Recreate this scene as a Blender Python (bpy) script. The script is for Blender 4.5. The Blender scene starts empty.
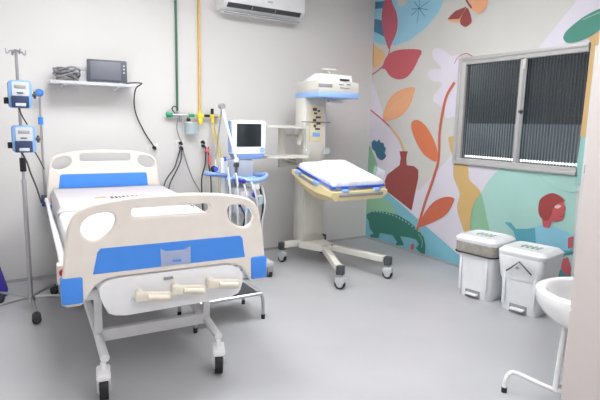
import bpy, bmesh, math, random
from mathutils import Vector, Matrix, Quaternion
random.seed(4)
scene = bpy.context.scene
COL = scene.collection
R = math.radians

# ------------------------------------------------------------------ camera
F = 500.0
YAW, PIT, ROL = R(31.74), R(8.67), R(1.226)
CAM = Vector((-4.132, -5.020, 1.45))
_f = Vector((math.sin(YAW)*math.cos(PIT), math.cos(YAW)*math.cos(PIT), -math.sin(PIT)))
_r = Vector((math.cos(YAW), -math.sin(YAW), 0)); _u = _r.cross(_f)
_R = math.cos(ROL)*_r + math.sin(ROL)*_u; _U = -math.sin(ROL)*_r + math.cos(ROL)*_u
cd = bpy.data.cameras.new('camera'); cd.sensor_width = 36.0; cd.lens = F*36/600; cd.clip_start = .05
cam = bpy.data.objects.new('camera', cd); COL.objects.link(cam)
m3 = Matrix((_R, _U, -_f)).transposed()
cam.matrix_world = Matrix.Translation(CAM) @ m3.to_4x4()
scene.camera = cam

# ------------------------------------------------------------------ materials
def mat(name, col, rough=.5, metal=0, var=.03, scale=12, bump=0, bscale=60, alpha=None, trans=0, ior=1.45, emit=None, es=0, spec=.5, coat=0):
    m = bpy.data.materials.new(name); m.use_nodes = True
    nt = m.node_tree; b = nt.nodes['Principled BSDF']
    b.inputs['Roughness'].default_value = rough; b.inputs['Metallic'].default_value = metal
    b.inputs['Specular IOR Level'].default_value = spec
    b.inputs['Coat Weight'].default_value = coat
    tc = nt.nodes.new('ShaderNodeTexCoord')
    nz = nt.nodes.new('ShaderNodeTexNoise'); nz.inputs['Scale'].default_value = scale; nz.inputs['Detail'].default_value = 3
    nt.links.new(tc.outputs['Object'], nz.inputs['Vector'])
    rp = nt.nodes.new('ShaderNodeValToRGB')
    lo = [max(0, c*(1-var)) for c in col]; hi = [min(1, c*(1+var)) for c in col]
    rp.color_ramp.elements[0].position = .3; rp.color_ramp.elements[1].position = .7
    rp.color_ramp.elements[0].color = (*lo, 1); rp.color_ramp.elements[1].color = (*hi, 1)
    nt.links.new(nz.outputs['Fac'], rp.inputs['Fac']); nt.links.new(rp.outputs['Color'], b.inputs['Base Color'])
    if bump:
        n2 = nt.nodes.new('ShaderNodeTexNoise'); n2.inputs['Scale'].default_value = bscale; n2.inputs['Detail'].default_value = 4
        nt.links.new(tc.outputs['Object'], n2.inputs['Vector'])
        bp = nt.nodes.new('ShaderNodeBump'); bp.inputs['Strength'].default_value = bump; bp.inputs['Distance'].default_value = .01
        nt.links.new(n2.outputs['Fac'], bp.inputs['Height']); nt.links.new(bp.outputs['Normal'], b.inputs['Normal'])
    if alpha is not None: b.inputs['Alpha'].default_value = alpha
    if trans: b.inputs['Transmission Weight'].default_value = trans; b.inputs['IOR'].default_value = ior
    if emit: b.inputs['Emission Color'].default_value = (*emit, 1); b.inputs['Emission Strength'].default_value = es
    return m
def S(r, g, b):   # sRGB 0-255 -> linear
    f = lambda c: (c/255/12.92) if c/255 <= .04045 else ((c/255+.055)/1.055)**2.4
    return (f(r), f(g), f(b))
M = {}
M['wall'] = mat('wall_paint', S(214,212,210), .55, var=.012, scale=1.5, bump=.04, bscale=180)
M['partition'] = mat('partition_paint', S(216,206,202), .5, var=.012, scale=1.5, bump=.03, bscale=180)
M['ceil'] = mat('ceiling_paint', S(235,234,232), .8)
M['cove'] = mat('vinyl_cove', S(150,148,150), .4)
M['white'] = mat('white_plastic', S(236,236,238), .35)
M['whitemetal'] = mat('white_enamel', S(226,226,226), .3)
M['cream'] = mat('cream_plastic', S(234,226,217), .33)
M['creamhandle'] = mat('cream_handle', S(228,220,204), .4, var=.06, scale=40)
M['beige'] = mat('beige_enamel', S(214,211,203), .4)
M['beigedark'] = mat('greige_enamel', S(206,203,194), .45)
M['blue'] = mat('blue_plastic', S(70,142,234), .35)
M['plate'] = mat('outlet_plate', S(220,219,218), .45)
M['bluedeep'] = mat('royal_blue', S(48,92,200), .5)
M['paleblue'] = mat('pale_blue_plastic', S(150,184,236), .4)
M['midblue'] = mat('mid_blue_plastic', S(120,150,205), .4)
M['pumpblue'] = mat('pump_blue', S(122,164,212), .4)
M['navy'] = mat('navy_door', S(44,58,92), .3)
M['black'] = mat('black_rubber', S(30,30,32), .55)
M['darkgrey'] = mat('dark_grey_plastic', S(70,72,76), .5)
M['coilgrey'] = mat('coil_grey', S(128,128,132), .5, var=.35, scale=60)
M['grey'] = mat('grey_plastic', S(150,150,152), .45)
M['lightgrey'] = mat('light_grey_plastic', S(196,198,201), .45)
M['chrome'] = mat('chrome', S(190,190,192), .3, 1)
M['steel'] = mat('brushed_steel', S(176,176,178), .35, .85)
M['mattress'] = mat('white_mattress_cover', S(246,246,247), .7, var=.01, bump=.06, bscale=9)
M['sheet'] = mat('folded_sheet', S(204,199,203), .75, var=.02, bump=.12, bscale=7)
M['linen'] = mat('white_linen', S(243,243,250), .8, var=.015, bump=.2, bscale=14)
M['yellow'] = mat('pale_yellow_plastic', S(236,218,168), .45)
M['screen'] = mat('dark_screen', S(38,44,48), .12)
M['greyscreen'] = mat('grey_screen', S(112,114,124), .3)
M['bezel'] = mat('slate_bezel', S(86,90,100), .4)
M['green'] = mat('gas_green', S(58,112,84), .4)
M['emerald'] = mat('valve_green', S(44,160,112), .4)
M['ochre'] = mat('gas_yellow', S(222,180,92), .4)
M['vyellow'] = mat('valve_yellow', S(236,212,70), .4)
M['hoseyellow'] = mat('yellow_hose', S(206,190,112), .5)
M['red'] = mat('red_button', S(200,40,46), .4)
M['pink'] = mat('pink_tape', S(232,118,128), .5)
M['purple'] = mat('purple_cap', S(78,66,190), .4)
M['violet'] = mat('violet_cloth', S(58,48,160), .7, bump=.2, bscale=20)
M['orange'] = mat('orange_print', S(226,170,96), .6)
M['inkgrey'] = mat('grey_print', S(84,82,90), .6)
M['binwhite'] = mat('bin_white', S(232,233,235), .4)
M['liner'] = mat('bag_film_grey', S(160,154,146), .35, var=.18, scale=25, bump=.4, bscale=40)
M['linerwhite'] = mat('bag_film_white', S(224,225,227), .3, var=.04, scale=25, bump=.4, bscale=40)
M['greenprint'] = mat('green_print', S(110,140,120), .6)
M['ceramic'] = mat('white_ceramic', S(240,239,239), .12, coat=.4)
M['clear'] = mat('clear_acrylic', S(225,235,245), .12, alpha=.14)
M['clearblue'] = mat('clear_blue_plastic', S(205,225,232), .15, alpha=.5)
M['docclear'] = mat('frosted_holder', S(205,215,235), .25, alpha=.45)
M['tube'] = mat('milky_tube', S(222,226,230), .3, alpha=.8)
M['panelcream'] = mat('control_panel', S(214,202,172), .5)
M['mat_rubber'] = mat('ribbed_black_mat', S(62,63,68), .6, bump=.5, bscale=90)
M['alu'] = mat('window_aluminium', S(186,184,182), .45, .1)
M['led'] = mat('led_diffuser', (1,1,1), .5, emit=(.97,.985,1), es=21.5)
M['led_soft'] = mat('led_diffuser_dimmed', (1,1,1), .5, emit=(.97,.985,1), es=13.0)  # weaker emission for the added panels near the camera
M['strip'] = mat('outdoor_lamp', (1,1,1), .5, emit=(1,1,.9), es=3.0)
M['yardlamp'] = mat('yard_lamp_globe', (1,1,1), .5, emit=(1,1,.95), es=250.0)
M['outwall'] = mat('outdoor_wall', S(70,76,82), .9, var=.1, scale=3)
M['outplinth'] = mat('outdoor_plinth', S(170,178,186), .9, var=.1, scale=3)

# floor: poured grey vinyl, faint mottling and soft gloss
fm = mat('grey_vinyl_floor', S(176,176,179), .32, var=.035, scale=2.2, bump=.02, bscale=25)
M['floor'] = fm
# ribbed window glass
gm = bpy.data.materials.new('ribbed_glass'); gm.use_nodes = True
nt = gm.node_tree; nt.nodes.clear()
out = nt.nodes.new('ShaderNodeOutputMaterial'); mx = nt.nodes.new('ShaderNodeMixShader')
rf = nt.nodes.new('ShaderNodeBsdfRefraction'); rf.inputs['Color'].default_value = (.72,.77,.8,1); rf.inputs['IOR'].default_value = 1.25; rf.inputs['Roughness'].default_value = .03
gl = nt.nodes.new('ShaderNodeBsdfGlossy'); gl.inputs['Roughness'].default_value = .12; gl.inputs['Color'].default_value = (.8,.85,.9,1)
tc = nt.nodes.new('ShaderNodeTexCoord'); wv = nt.nodes.new('ShaderNodeTexWave'); wv.wave_type = 'BANDS'; wv.bands_direction = 'Y'
wv.inputs['Scale'].default_value = 11.0; wv.inputs['Distortion'].default_value = 0
nt.links.new(tc.outputs['Object'], wv.inputs['Vector'])
bp = nt.nodes.new('ShaderNodeBump'); bp.inputs['Strength'].default_value = .5; bp.inputs['Distance'].default_value = .004
nt.links.new(wv.outputs['Fac'], bp.inputs['Height'])
cr = nt.nodes.new('ShaderNodeValToRGB'); cr.color_ramp.elements[0].color = (.52,.55,.57,1); cr.color_ramp.elements[1].color = (.95,.98,1,1)
cr.color_ramp.elements[0].position = .15; cr.color_ramp.elements[1].position = .95
nt.links.new(wv.outputs['Fac'], cr.inputs['Fac']); nt.links.new(cr.outputs['Color'], rf.inputs['Color'])
nt.links.new(bp.outputs['Normal'], rf.inputs['Normal']); nt.links.new(bp.outputs['Normal'], gl.inputs['Normal'])
mx.inputs[0].default_value = .06
nt.links.new(rf.outputs[0], mx.inputs[1]); nt.links.new(gl.outputs[0], mx.inputs[2]); nt.links.new(mx.outputs[0], out.inputs['Surface'])
M['glass'] = gm

# ------------------------------------------------------------------ mesh helpers
def catmull(pts, n=8, closed=False):
    P = [Vector(p) for p in pts]
    if len(P) < 3: return P
    res = []; L = len(P); segs = L if closed else L-1
    for i in range(segs):
        if closed: a, b, c, d = P[(i-1) % L], P[i], P[(i+1) % L], P[(i+2) % L]
        else: a, b, c, d = P[max(i-1,0)], P[i], P[i+1], P[min(i+2,L-1)]
        for k in range(n):
            t = k/n
            res.append(.5*((2*b)+(c-a)*t+(2*a-5*b+4*c-d)*t*t+(3*b-a-3*c+d)*t*t*t))
    if not closed: res.append(P[-1])
    return res
class MB:
    def __init__(s): s.bm = bmesh.new()
    def _xf(s, verts, rot, loc):
        mt = Matrix.Translation(Vector(loc)) @ (rot.to_4x4() if rot is not None else Matrix.Identity(4))
        bmesh.ops.transform(s.bm, matrix=mt, verts=verts)
    def box(s, lo, hi, bev=.004, seg=2, rot=None, top=None):
        lo, hi = Vector(lo), Vector(hi); c = (lo+hi)/2; d = hi-lo
        g = bmesh.ops.create_cube(s.bm, size=1); vs = g['verts']
        for v in vs:
            k = 1.0 if (top is None or v.co.z < 0) else top
            v.co = Vector((v.co.x*d.x*k, v.co.y*d.y*k, v.co.z*d.z))
        if bev:
            bev = min(bev, min(d)*.45)
            es = list({e for v in vs for e in v.link_edges})
            r = bmesh.ops.bevel(s.bm, geom=es, offset=bev, segments=seg, affect='EDGES', profile=.5)
            vs = list({v for f in r['faces'] for v in f.verts} | {v for v in vs if v.is_valid})
        s._xf(vs, rot, c); return s
    def cyl(s, a, b, r, r2=None, n=16):
        a, b = Vector(a), Vector(b); d = b-a
        g = bmesh.ops.create_cone(s.bm, cap_ends=True, segments=n, radius1=r, radius2=r if r2 is None else r2, depth=d.length)
        q = Vector((0,0,1)).rotation_difference(d.normalized())
        s._xf(g['verts'], q.to_matrix(), (a+b)/2); return s
    def ball(s, c, r, sc=(1,1,1), n=16):
        g = bmesh.ops.create_uvsphere(s.bm, u_segments=n, v_segments=n//2+2, radius=r)
        for v in g['verts']: v.co = Vector((v.co.x*sc[0], v.co.y*sc[1], v.co.z*sc[2]))
        s._xf(g['verts'], None, c); return s
    def tube(s, pts, r, n=8, sm=6, closed=False):
        P = catmull(pts, sm, closed) if sm and len(pts) > 2 else [Vector(p) for p in pts]
        L = len(P); rings = []; up = None
        for i in range(L):
            if closed: t = (P[(i+1) % L]-P[i-1]).normalized()
            else: t = (P[min(i+1,L-1)]-P[max(i-1,0)]).normalized()
            if up is None: up = t.orthogonal().normalized()
            up = (up - t*up.dot(t))
            up = up.normalized() if up.length > 1e-6 else t.orthogonal().normalized()
            w = t.cross(up); rr = r(i/(L-1)) if callable(r) else r
            rings.append([s.bm.verts.new(P[i]+up*(rr*math.cos(2*math.pi*k/n))+w*(rr*math.sin(2*math.pi*k/n))) for k in range(n)])
        for i in range(L if closed else L-1):
            A, B = rings[i], rings[(i+1) % L]
            for k in range(n): s.bm.faces.new((A[k], A[(k+1)%n], B[(k+1)%n], B[k]))
        if not closed:
            s.bm.faces.new(rings[0][::-1]); s.bm.faces.new(rings[-1])
        return s
    def prism(s, pts, axis, a, b, bev=0):
        # polygon pts in the plane of the two other axes, extruded from a to b along axis
        def mk(p, h):
            return {'x': (h,p[0],p[1]), 'y': (p[0],h,p[1]), 'z': (p[0],p[1],h)}[axis]
        A = [s.bm.verts.new(mk(p,a)) for p in pts]; B = [s.bm.verts.new(mk(p,b)) for p in pts]
        n = len(pts); fs = [s.bm.faces.new(A[::-1]), s.bm.faces.new(B)]
        for i in range(n): fs.append(s.bm.faces.new((A[i], A[(i+1)%n], B[(i+1)%n], B[i])))
        if bev:
            es = list({e for f in fs[:2] for e in f.edges})
            bmesh.ops.bevel(s.bm, geom=es, offset=bev, segments=2, affect='EDGES', profile=.5)
        return s
    def lathe(s, prof, c=(0,0,0), n=32, sx=1, sy=1, closed=False):
        rings = []
        for r, z in prof:
            if r < 1e-6: rings.append([s.bm.verts.new((c[0],c[1],c[2]+z))])
            else: rings.append([s.bm.verts.new((c[0]+sx*r*math.cos(2*math.pi*k/n), c[1]+sy*r*math.sin(2*math.pi*k/n), c[2]+z)) for k in range(n)])
        pr = list(zip(rings, rings[1:])) + ([(rings[-1], rings[0])] if closed else [])
        for A, B in pr:
            for k in range(n):
                q = [A[k % len(A)], A[(k+1) % len(A)], B[(k+1) % len(B)], B[k % len(B)]]
                u = []
                for v in q:
                    if v not in u: u.append(v)
                if len(u) > 2: s.bm.faces.new(u)
        return s
    def faces(s, vs, fs):
        V = [s.bm.verts.new(v) for v in vs]
        for f in fs: s.bm.faces.new([V[i] for i in f])
        return s
    def loft(s, rings, cap=True):
        RR = [[s.bm.verts.new(p) for p in r] for r in rings]; n = len(RR[0])
        for A, B in zip(RR, RR[1:]):
            for k in range(n): s.bm.faces.new((A[k], A[(k+1)%n], B[(k+1)%n], B[k]))
        if cap: s.bm.faces.new(RR[0][::-1]); s.bm.faces.new(RR[-1])
        return s
    def build(s, name, m, parent=None, ang=40, recalc=True, loc=None, rot=None):
        if recalc: bmesh.ops.recalc_face_normals(s.bm, faces=s.bm.faces)
        me = bpy.data.meshes.new(name); s.bm.to_mesh(me); s.bm.free()
        for p in me.polygons: p.use_smooth = True
        me.set_sharp_from_angle(angle=R(ang))
        me.materials.append(M[m] if isinstance(m, str) else m)
        o = bpy.data.objects.new(name, me); COL.objects.link(o)
        if parent: o.parent = parent
        if loc: o.location = loc
        if rot: o.rotation_euler = rot
        return o
def rrect(x0, y0, x1, y1, r, n=5):
    pts = []
    for cx, cy, a0 in ((x1-r,y1-r,0), (x0+r,y1-r,90), (x0+r,y0+r,180), (x1-r,y0+r,270)):
        for k in range(n+1):
            a = R(a0+90*k/n); pts.append((cx+r*math.cos(a), cy+r*math.sin(a)))
    return pts
def board(name, outline, holes, thick, bev, m, parent=None, loc=(0,0,0)):
    # a slab standing in the x-z plane, with through-holes and rounded rims
    cu = bpy.data.curves.new(name, 'CURVE'); cu.dimensions = '2D'; cu.fill_mode = 'BOTH'
    cu.extrude = thick/2-bev; cu.bevel_depth = bev; cu.bevel_resolution = 2; cu.offset = -bev
    for pts in [outline]+holes:
        sp = cu.splines.new('POLY'); sp.points.add(len(pts)-1); sp.use_cyclic_u = True
        for q, p in zip(sp.points, pts): q.co = (p[0], p[1], 0, 1)
    tmp = bpy.data.objects.new('tmp', cu); COL.objects.link(tmp)
    bpy.context.view_layer.update()
    me = bpy.data.meshes.new_from_object(tmp.evaluated_get(bpy.context.evaluated_depsgraph_get()))
    bpy.data.objects.remove(tmp); bpy.data.curves.remove(cu)
    me.transform(Matrix.Rotation(R(90), 4, 'X'))
    me.name = name
    for p in me.polygons: p.use_smooth = True
    me.set_sharp_from_angle(angle=R(50))
    me.materials.clear(); me.materials.append(M[m])
    o = bpy.data.objects.new(name, me); COL.objects.link(o); o.location = loc
    if parent: o.parent = parent
    return o
def tag(o, label, cat, group=None):
    o['label'] = label; o['category'] = cat
    if group: o['group'] = group
    return o
def thing(name, label, cat, loc=(0,0,0), rz=0, group=None):
    o = bpy.data.objects.new(name, None); COL.objects.link(o)
    o.location = loc; o.rotation_euler = (0,0,rz); o.empty_display_size = .1
    return tag(o, label, cat, group)
def struct(o): o['kind'] = 'structure'; return o

# ------------------------------------------------------------------ the room (corner of the two seen walls at the origin)
X0, Y0, ZC = -5.3, -6.6, 3.05
struct(MB().box((X0-.15,Y0-.15,-.1),(.15,.15,0),0).build('floor','floor'))
struct(MB().box((X0-.15,Y0-.15,ZC),(.15,.15,ZC+.1),0).build('ceiling','ceil'))
struct(MB().box((X0-.15,0,0),(.15,.15,ZC),0).build('wall_back','wall'))
struct(MB().box((X0-.15,Y0,0),(X0,0,ZC),0).build('wall_left','wall'))
struct(MB().box((X0-.15,Y0-.15,0),(.15,Y0,ZC),0).build('wall_front','wall'))
WY0, WY1, WZ0, WZ1 = -2.705, -1.40, 1.095, 2.13      # window opening
DY0, DY1, DZ = -3.62, -2.82, 2.05                    # doorway beside the window
w = MB()
w.box((0,WY1,0),(.15,0,ZC),0); w.box((0,WY0,0),(.15,WY1,WZ0),0); w.box((0,WY0,WZ1),(.15,WY1,ZC),0)
w.box((0,Y0,0),(.15,WY0,ZC),0)
wr = struct(w.build('wall_right','wall', recalc=False))
for nm, lo, hi in (('baseboard_back',(X0,-.012,0),(0,0,.05)), ('baseboard_right',(-.012,DY1+.06,0),(0,0,.05)), ('baseboard_left',(X0,Y0,0),(X0+.012,0,.05))):
    q = MB(); ax = 'x' if nm == 'baseboard_back' else 'y'
    if nm == 'baseboard_back': q.prism([(0,0),(-.055,0),(-.05,.004),(-.02,.008),(0,.014)],'x',X0,0)
    elif nm == 'baseboard_right': q.prism([(0,0),(-.055,0),(-.05,.004),(-.02,.008),(0,.014)],'y',DY1+.06,0)
    else: q.prism([(X0,0),(X0+.055,0),(X0+.05,.004),(X0+.02,.008),(X0,.014)],'y',Y0,0)
    struct(q.build(nm,'cove'))
# partition corner close to the right of the camera
struct(MB().box((-1.70,-6.6,0),(-1.55,-3.69,ZC),.006).build('wall_partition','partition'))
# doorway in the right wall: frame, closed leaf, strike plate
dr = struct(MB().prism([(DY1+.07,0),(DY1+.07,DZ+.06),(DY0-.07,DZ+.06),(DY0-.07,0),(DY0,0),(DY0,DZ),(DY1,DZ),(DY1,0)],'x',-.018,0,.004).build('door_1','whitemetal'))
MB().box((-.012,DY0,0),(.01,DY1,DZ),.003).build('door_leaf','white',dr)
MB().box((-.026,DY1+.018,1.10),(-.016,DY1+.05,1.17),.002).build('strike_plate','steel',dr)

# mural painted on the right wall: outlines in metres along the wall (y, z)
MURAL = [
 ('p','lavender',0,0.0,[(0.0091,1.9884),(-0.0849,1.8856),(-0.1718,1.7244),(-0.2975,1.5174),(-0.4679,1.3882),(-0.6048,1.1691),(-0.7687,0.7718),(-0.9177,0.7199),(-1.3762,1.1697),(-1.4229,1.0944),(-1.6655,1.0975),(-1.9911,1.0941),(-1.8629,0.8976),(-1.797,0.5886),(-1.7526,0.2718),(-1.6946,0.0794),(-1.5487,0.1079),(-0.3595,0.6374),(0.0006,0.8005)]),
 ('p','pool',0,0.0,[(0.0291,0.4824),(-0.0876,0.6805),(-0.3586,0.6498),(-1.5478,0.1186),(-2.0597,0.021),(-2.0394,-0.0048),(-1.559,-0.0091),(-0.0004,-0.0067)]),
 ('p','sky',0,0.0,[(0.041,3.3291),(-1.202,3.0385),(-1.1649,2.8513),(-1.1184,2.7613),(-1.0584,2.6513),(-0.8821,2.5137),(-0.6425,2.4171),(-0.4126,2.3823),(-0.1979,2.4142),(0.0066,2.4742)]),
 ('p','wall',1,0.0,[(-0.4074,2.9169),(-0.5418,2.8913),(-0.5645,2.8479),(-0.5211,2.8188),(-0.4315,2.8195),(-0.4047,2.862)]),
 ('p','aqua',0,0.0,[(-1.992,1.0847),(-1.9088,1.0196),(-1.8367,0.9292),(-1.765,0.8061),(-1.7298,0.6593),(-1.722,0.4731),(-1.7814,0.2263),(-1.9428,0.0397),(-2.174,-0.0162),(-2.7245,-0.0255),(-2.7373,0.2714),(-2.7161,1.0375),(-2.6938,1.0895)]),
 ('p','leafgreen',1,0.0,[(-1.7589,0.8078),(-1.6875,0.6835),(-1.661,0.5398),(-1.6601,0.4223),(-1.7148,0.3814),(-1.8862,0.443),(-1.8629,0.5519),(-1.8264,0.6589)]),
 ('p','lavender',0,0.0,[(-2.5371,2.688),(-2.558,2.491),(-2.4095,2.3261),(-2.2458,2.1406),(-2.7107,2.1508),(-2.7678,2.1969),(-2.8542,2.2297),(-2.8106,2.6262)]),
 ('p','lavender',1,0.0,[(-0.9985,2.2552),(-1.068,2.2814),(-1.1764,2.2361),(-1.2829,2.1746),(-1.3906,2.1392),(-1.4249,1.5991),(-1.3362,1.556),(-1.2519,1.5482),(-1.2215,1.6216),(-1.1353,1.6861),(-1.0604,1.7224),(-1.0553,1.7839),(-1.17,1.9023),(-1.0168,1.9426),(-0.9537,1.9946),(-0.9776,2.0648),(-1.1387,2.0677),(-1.0233,2.1742)]),
 ('l','rose',1,0.009,[(-1.3162,2.0962),(-1.351,2.148),(-1.4127,2.1789),(-1.4756,2.1798),(-1.5401,2.1491)]),
 ('p','slate',0,0.0,[(0.0116,2.9476),(-0.1712,2.9254),(-0.1678,2.8456),(0.0081,2.867)]),
 ('p','slate',0,0.0,[(0.0003,2.7511),(-0.1782,2.6962),(-0.2097,2.5061),(0.0035,2.5995)]),
 ('l','slate',0,0.0076,[(-0.7646,2.7391),(-0.638,2.6835)]),
 ('l','slate',0,0.0076,[(-0.7646,2.7391),(-0.7401,2.5813)]),
 ('l','slate',0,0.0074,[(-0.7646,2.7391),(-0.9098,2.7901)]),
 ('l','slate',0,0.0076,[(-0.7646,2.7391),(-0.6423,2.7518)]),
 ('l','slate',0,0.0075,[(-0.7646,2.7391),(-0.8963,2.7036)]),
 ('l','slate',0,0.0075,[(-0.7646,2.7391),(-0.8571,2.6393)]),
 ('l','slate',0,0.0076,[(-0.7646,2.7391),(-0.6805,2.8264)]),
 ('l','slate',0,0.0075,[(-0.7646,2.7391),(-0.7634,2.87)]),
 ('p','peach',1,0.0,[(0.0014,2.4256),(-0.0884,2.3914),(-0.2229,2.3178),(-0.1936,2.2147),(-0.085,2.1644),(-0.0032,2.1832)]),
 ('l','rose',0,0.011,[(-0.002,2.4612),(-0.0091,2.1827)]),
 ('l','rose',1,0.0179,[(-0.3074,2.3899),(-0.2959,2.3032),(-0.1881,2.1607),(-0.0006,2.0773)]),
 ('l','rose',0,0.0143,[(-0.1426,2.1477),(-0.2722,2.1314)]),
 ('p','rose',1,0.0,[(-0.2043,3.0918),(-0.1794,2.9376),(-0.1488,2.857),(-0.1389,2.7372),(-0.1825,2.5563),(-0.246,2.4261),(-0.2974,2.3564),(-0.352,2.4306),(-0.4107,2.5252),(-0.4278,2.6408),(-0.3932,2.7638),(-0.3196,2.8776),(-0.258,3.0805)]),
 ('p','crimson',1,0.0,[(-0.1982,2.148),(-0.2402,2.2528),(-0.3515,2.3159),(-0.5451,2.3245),(-0.8282,2.2836),(-0.79,2.1828),(-0.721,2.0814),(-0.622,2.005),(-0.4878,1.9885),(-0.3435,2.0348),(-0.2497,2.1179)]),
 ('p','peachleaf',1,0.0,[(-0.2496,1.5171),(-0.2696,1.6525),(-0.3884,1.8041),(-0.5523,1.8728),(-0.7569,1.8845),(-0.7435,1.7916),(-0.6987,1.6839),(-0.5747,1.5732),(-0.4091,1.5179)]),
 ('l','peach',1,0.0082,[(-0.2941,1.5656),(-0.4621,1.706),(-0.6414,1.793)]),
 ('l','rose',1,0.0196,[(0.0257,1.6415),(-0.1839,1.5475),(-0.3846,1.4357)]),
 ('l','peach',1,0.0307,[(-0.3705,1.4445),(-0.5251,1.3188),(-0.6094,1.2207),(-0.6464,1.148)]),
 ('p','leafgreen',1,0.0,[(-0.0031,1.1742),(-0.1006,1.0781),(-0.1888,0.9205),(-0.1201,0.787),(-0.0044,0.723)]),
 ('p','leafgreen',1,0.0,[(-0.0015,0.3048),(-0.0083,0.4844),(-0.2146,0.5424),(-0.4269,0.5297),(-0.5341,0.4483),(-0.5687,0.357),(-0.3165,0.3138)]),
 ('p','petrol',1,0.0,[(-0.0509,1.2336),(-0.1073,1.2673),(-0.1474,1.247),(-0.1931,1.2768),(-0.2239,1.2409),(-0.2756,1.237),(-0.2923,1.1979),(-0.3266,1.169),(-0.3069,1.1219),(-0.3331,1.0775),(-0.2763,1.0274),(-0.2196,1.0295),(-0.1597,1.0661),(-0.1168,1.1264),(-0.0659,1.1552)]),
 ('p','vase',0,0.0,[(-0.5697,1.1524),(-0.708,1.1603),(-0.6892,1.0806),(-0.7017,0.9982),(-0.8244,0.9952),(-0.8929,0.9581),(-0.8996,0.873),(-0.8219,0.4789),(-0.3651,0.6554),(-0.3293,0.7681),(-0.3716,0.8562),(-0.5007,0.9367),(-0.5818,0.9885),(-0.5948,1.0741)]),
 ('p','croc',0,0.0,[(-0.0064,0.2997),(-0.1386,0.3627),(-0.3534,0.3914),(-0.5979,0.3896),(-0.7933,0.3417),(-0.9446,0.2765),(-1.0389,0.2033),(-1.0701,0.1184),(-1.0711,0.0189),(-1.0089,0.0042),(-0.9262,0.0518),(-0.9721,0.11),(-0.9184,0.1517),(-0.8075,0.1555),(-0.6558,0.1379),(-0.6986,0.086),(-0.7288,0.043),(-0.586,0.0114),(-0.6065,0.058),(-0.5173,0.1236),(-0.2879,0.1062),(-0.2667,0.0347),(-0.1171,0.0096),(-0.0925,0.0374),(-0.167,0.0732),(-0.0867,0.1259),(-0.0574,0.2248),(-0.0095,0.2523)]),
 ('p','scale',0,0.0,[(-0.1306,0.3496),(-0.1465,0.3786),(-0.1704,0.3532)]),
 ('p','scale',0,0.0,[(-0.1936,0.3575),(-0.2093,0.3861),(-0.2328,0.3609)]),
 ('p','scale',0,0.0,[(-0.2558,0.3628),(-0.2711,0.3912),(-0.2943,0.3662)]),
 ('p','scale',0,0.0,[(-0.3171,0.3656),(-0.3322,0.3937),(-0.355,0.3689)]),
 ('p','scale',0,0.0,[(-0.3776,0.3659),(-0.3924,0.3939),(-0.4149,0.3693)]),
 ('p','scale',0,0.0,[(-0.4373,0.364),(-0.4518,0.3917),(-0.474,0.3673)]),
 ('p','scale',0,0.0,[(-0.4962,0.3597),(-0.5104,0.3872),(-0.5323,0.363)]),
 ('p','scale',0,0.0,[(-0.5544,0.3532),(-0.5683,0.3805),(-0.5899,0.3565)]),
 ('p','scale',0,0.0,[(-0.6118,0.3445),(-0.6254,0.3716),(-0.6467,0.3478)]),
 ('p','scale',0,0.0,[(-0.6685,0.3336),(-0.6819,0.3605),(-0.7029,0.3369)]),
 ('p','scale',0,0.0,[(-0.7245,0.3206),(-0.7377,0.3474),(-0.7583,0.324)]),
 ('p','scale',0,0.0,[(-0.7798,0.3056),(-0.7928,0.3322),(-0.8132,0.309)]),
 ('p','scale',0,0.0,[(-0.8345,0.2886),(-0.8472,0.315),(-0.8673,0.2921)]),
 ('p','scale',0,0.0,[(-0.8886,0.2696),(-0.9011,0.2959),(-0.9209,0.2731)]),
 ('p','scale',0,0.0,[(-0.942,0.2486),(-0.9543,0.2748),(-0.9739,0.2523)]),
 ('p','scale',0,0.0,[(-0.9949,0.2258),(-1.0069,0.2519),(-1.0263,0.2296)]),
 ('l','scale',1,0.0093,[(-0.9558,0.2259),(-1.0174,0.1647),(-1.0171,0.0803)]),
 ('p','rose',1,0.0,[(-0.8503,0.0834),(-0.8862,0.0966),(-0.9015,0.0408),(-0.8478,0.0205)]),
 ('l','terracotta',1,0.0346,[(-1.3393,1.9057),(-1.2491,1.7822),(-1.2071,1.627),(-1.1778,1.3886),(-1.1873,1.1039),(-1.1319,0.8967),(-1.0219,0.5851),(-0.9295,0.2677)]),
 ('p','orange',1,0.0,[(-1.1502,1.0714),(-0.9777,1.134),(-0.8519,1.2535),(-0.7492,1.4203),(-0.7607,1.5055),(-0.8608,1.5146),(-0.9811,1.4454),(-1.1036,1.3055),(-1.1694,1.1665)]),
 ('p','terracotta',1,0.0,[(-0.9384,0.3048),(-1.03,0.482),(-1.1593,0.6293),(-1.3145,0.7047),(-1.4327,0.7088),(-1.4228,0.6472),(-1.3309,0.5108),(-1.1507,0.3959)]),
 ('p','vase',0,0.0,[(-1.1901,2.5554),(-1.2275,2.5871),(-1.2903,2.6219),(-1.4284,2.6403),(-1.3953,2.5905),(-1.3495,2.5341)]),
 ('p','peachleaf',1,0.0,[(-1.1956,2.5545),(-1.349,2.5401),(-1.4413,2.6342),(-1.3976,2.5651),(-1.3596,2.5073),(-1.2736,2.5127)]),
 ('p','vase',1,0.0,[(-1.4422,2.6245),(-1.4948,2.5302),(-1.5,2.4724),(-1.4332,2.4459),(-1.3694,2.4825),(-1.3628,2.5282),(-1.4001,2.5935)]),
 ('p','peachleaf',1,0.0,[(-1.4577,2.7259),(-1.572,2.787),(-1.6927,2.726),(-1.6782,2.638),(-1.6502,2.5697),(-1.57,2.5498),(-1.492,2.6158)]),
 ('l','vase',1,0.0194,[(-1.3795,2.7696),(-1.437,2.6825),(-1.492,2.6158)]),
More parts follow.
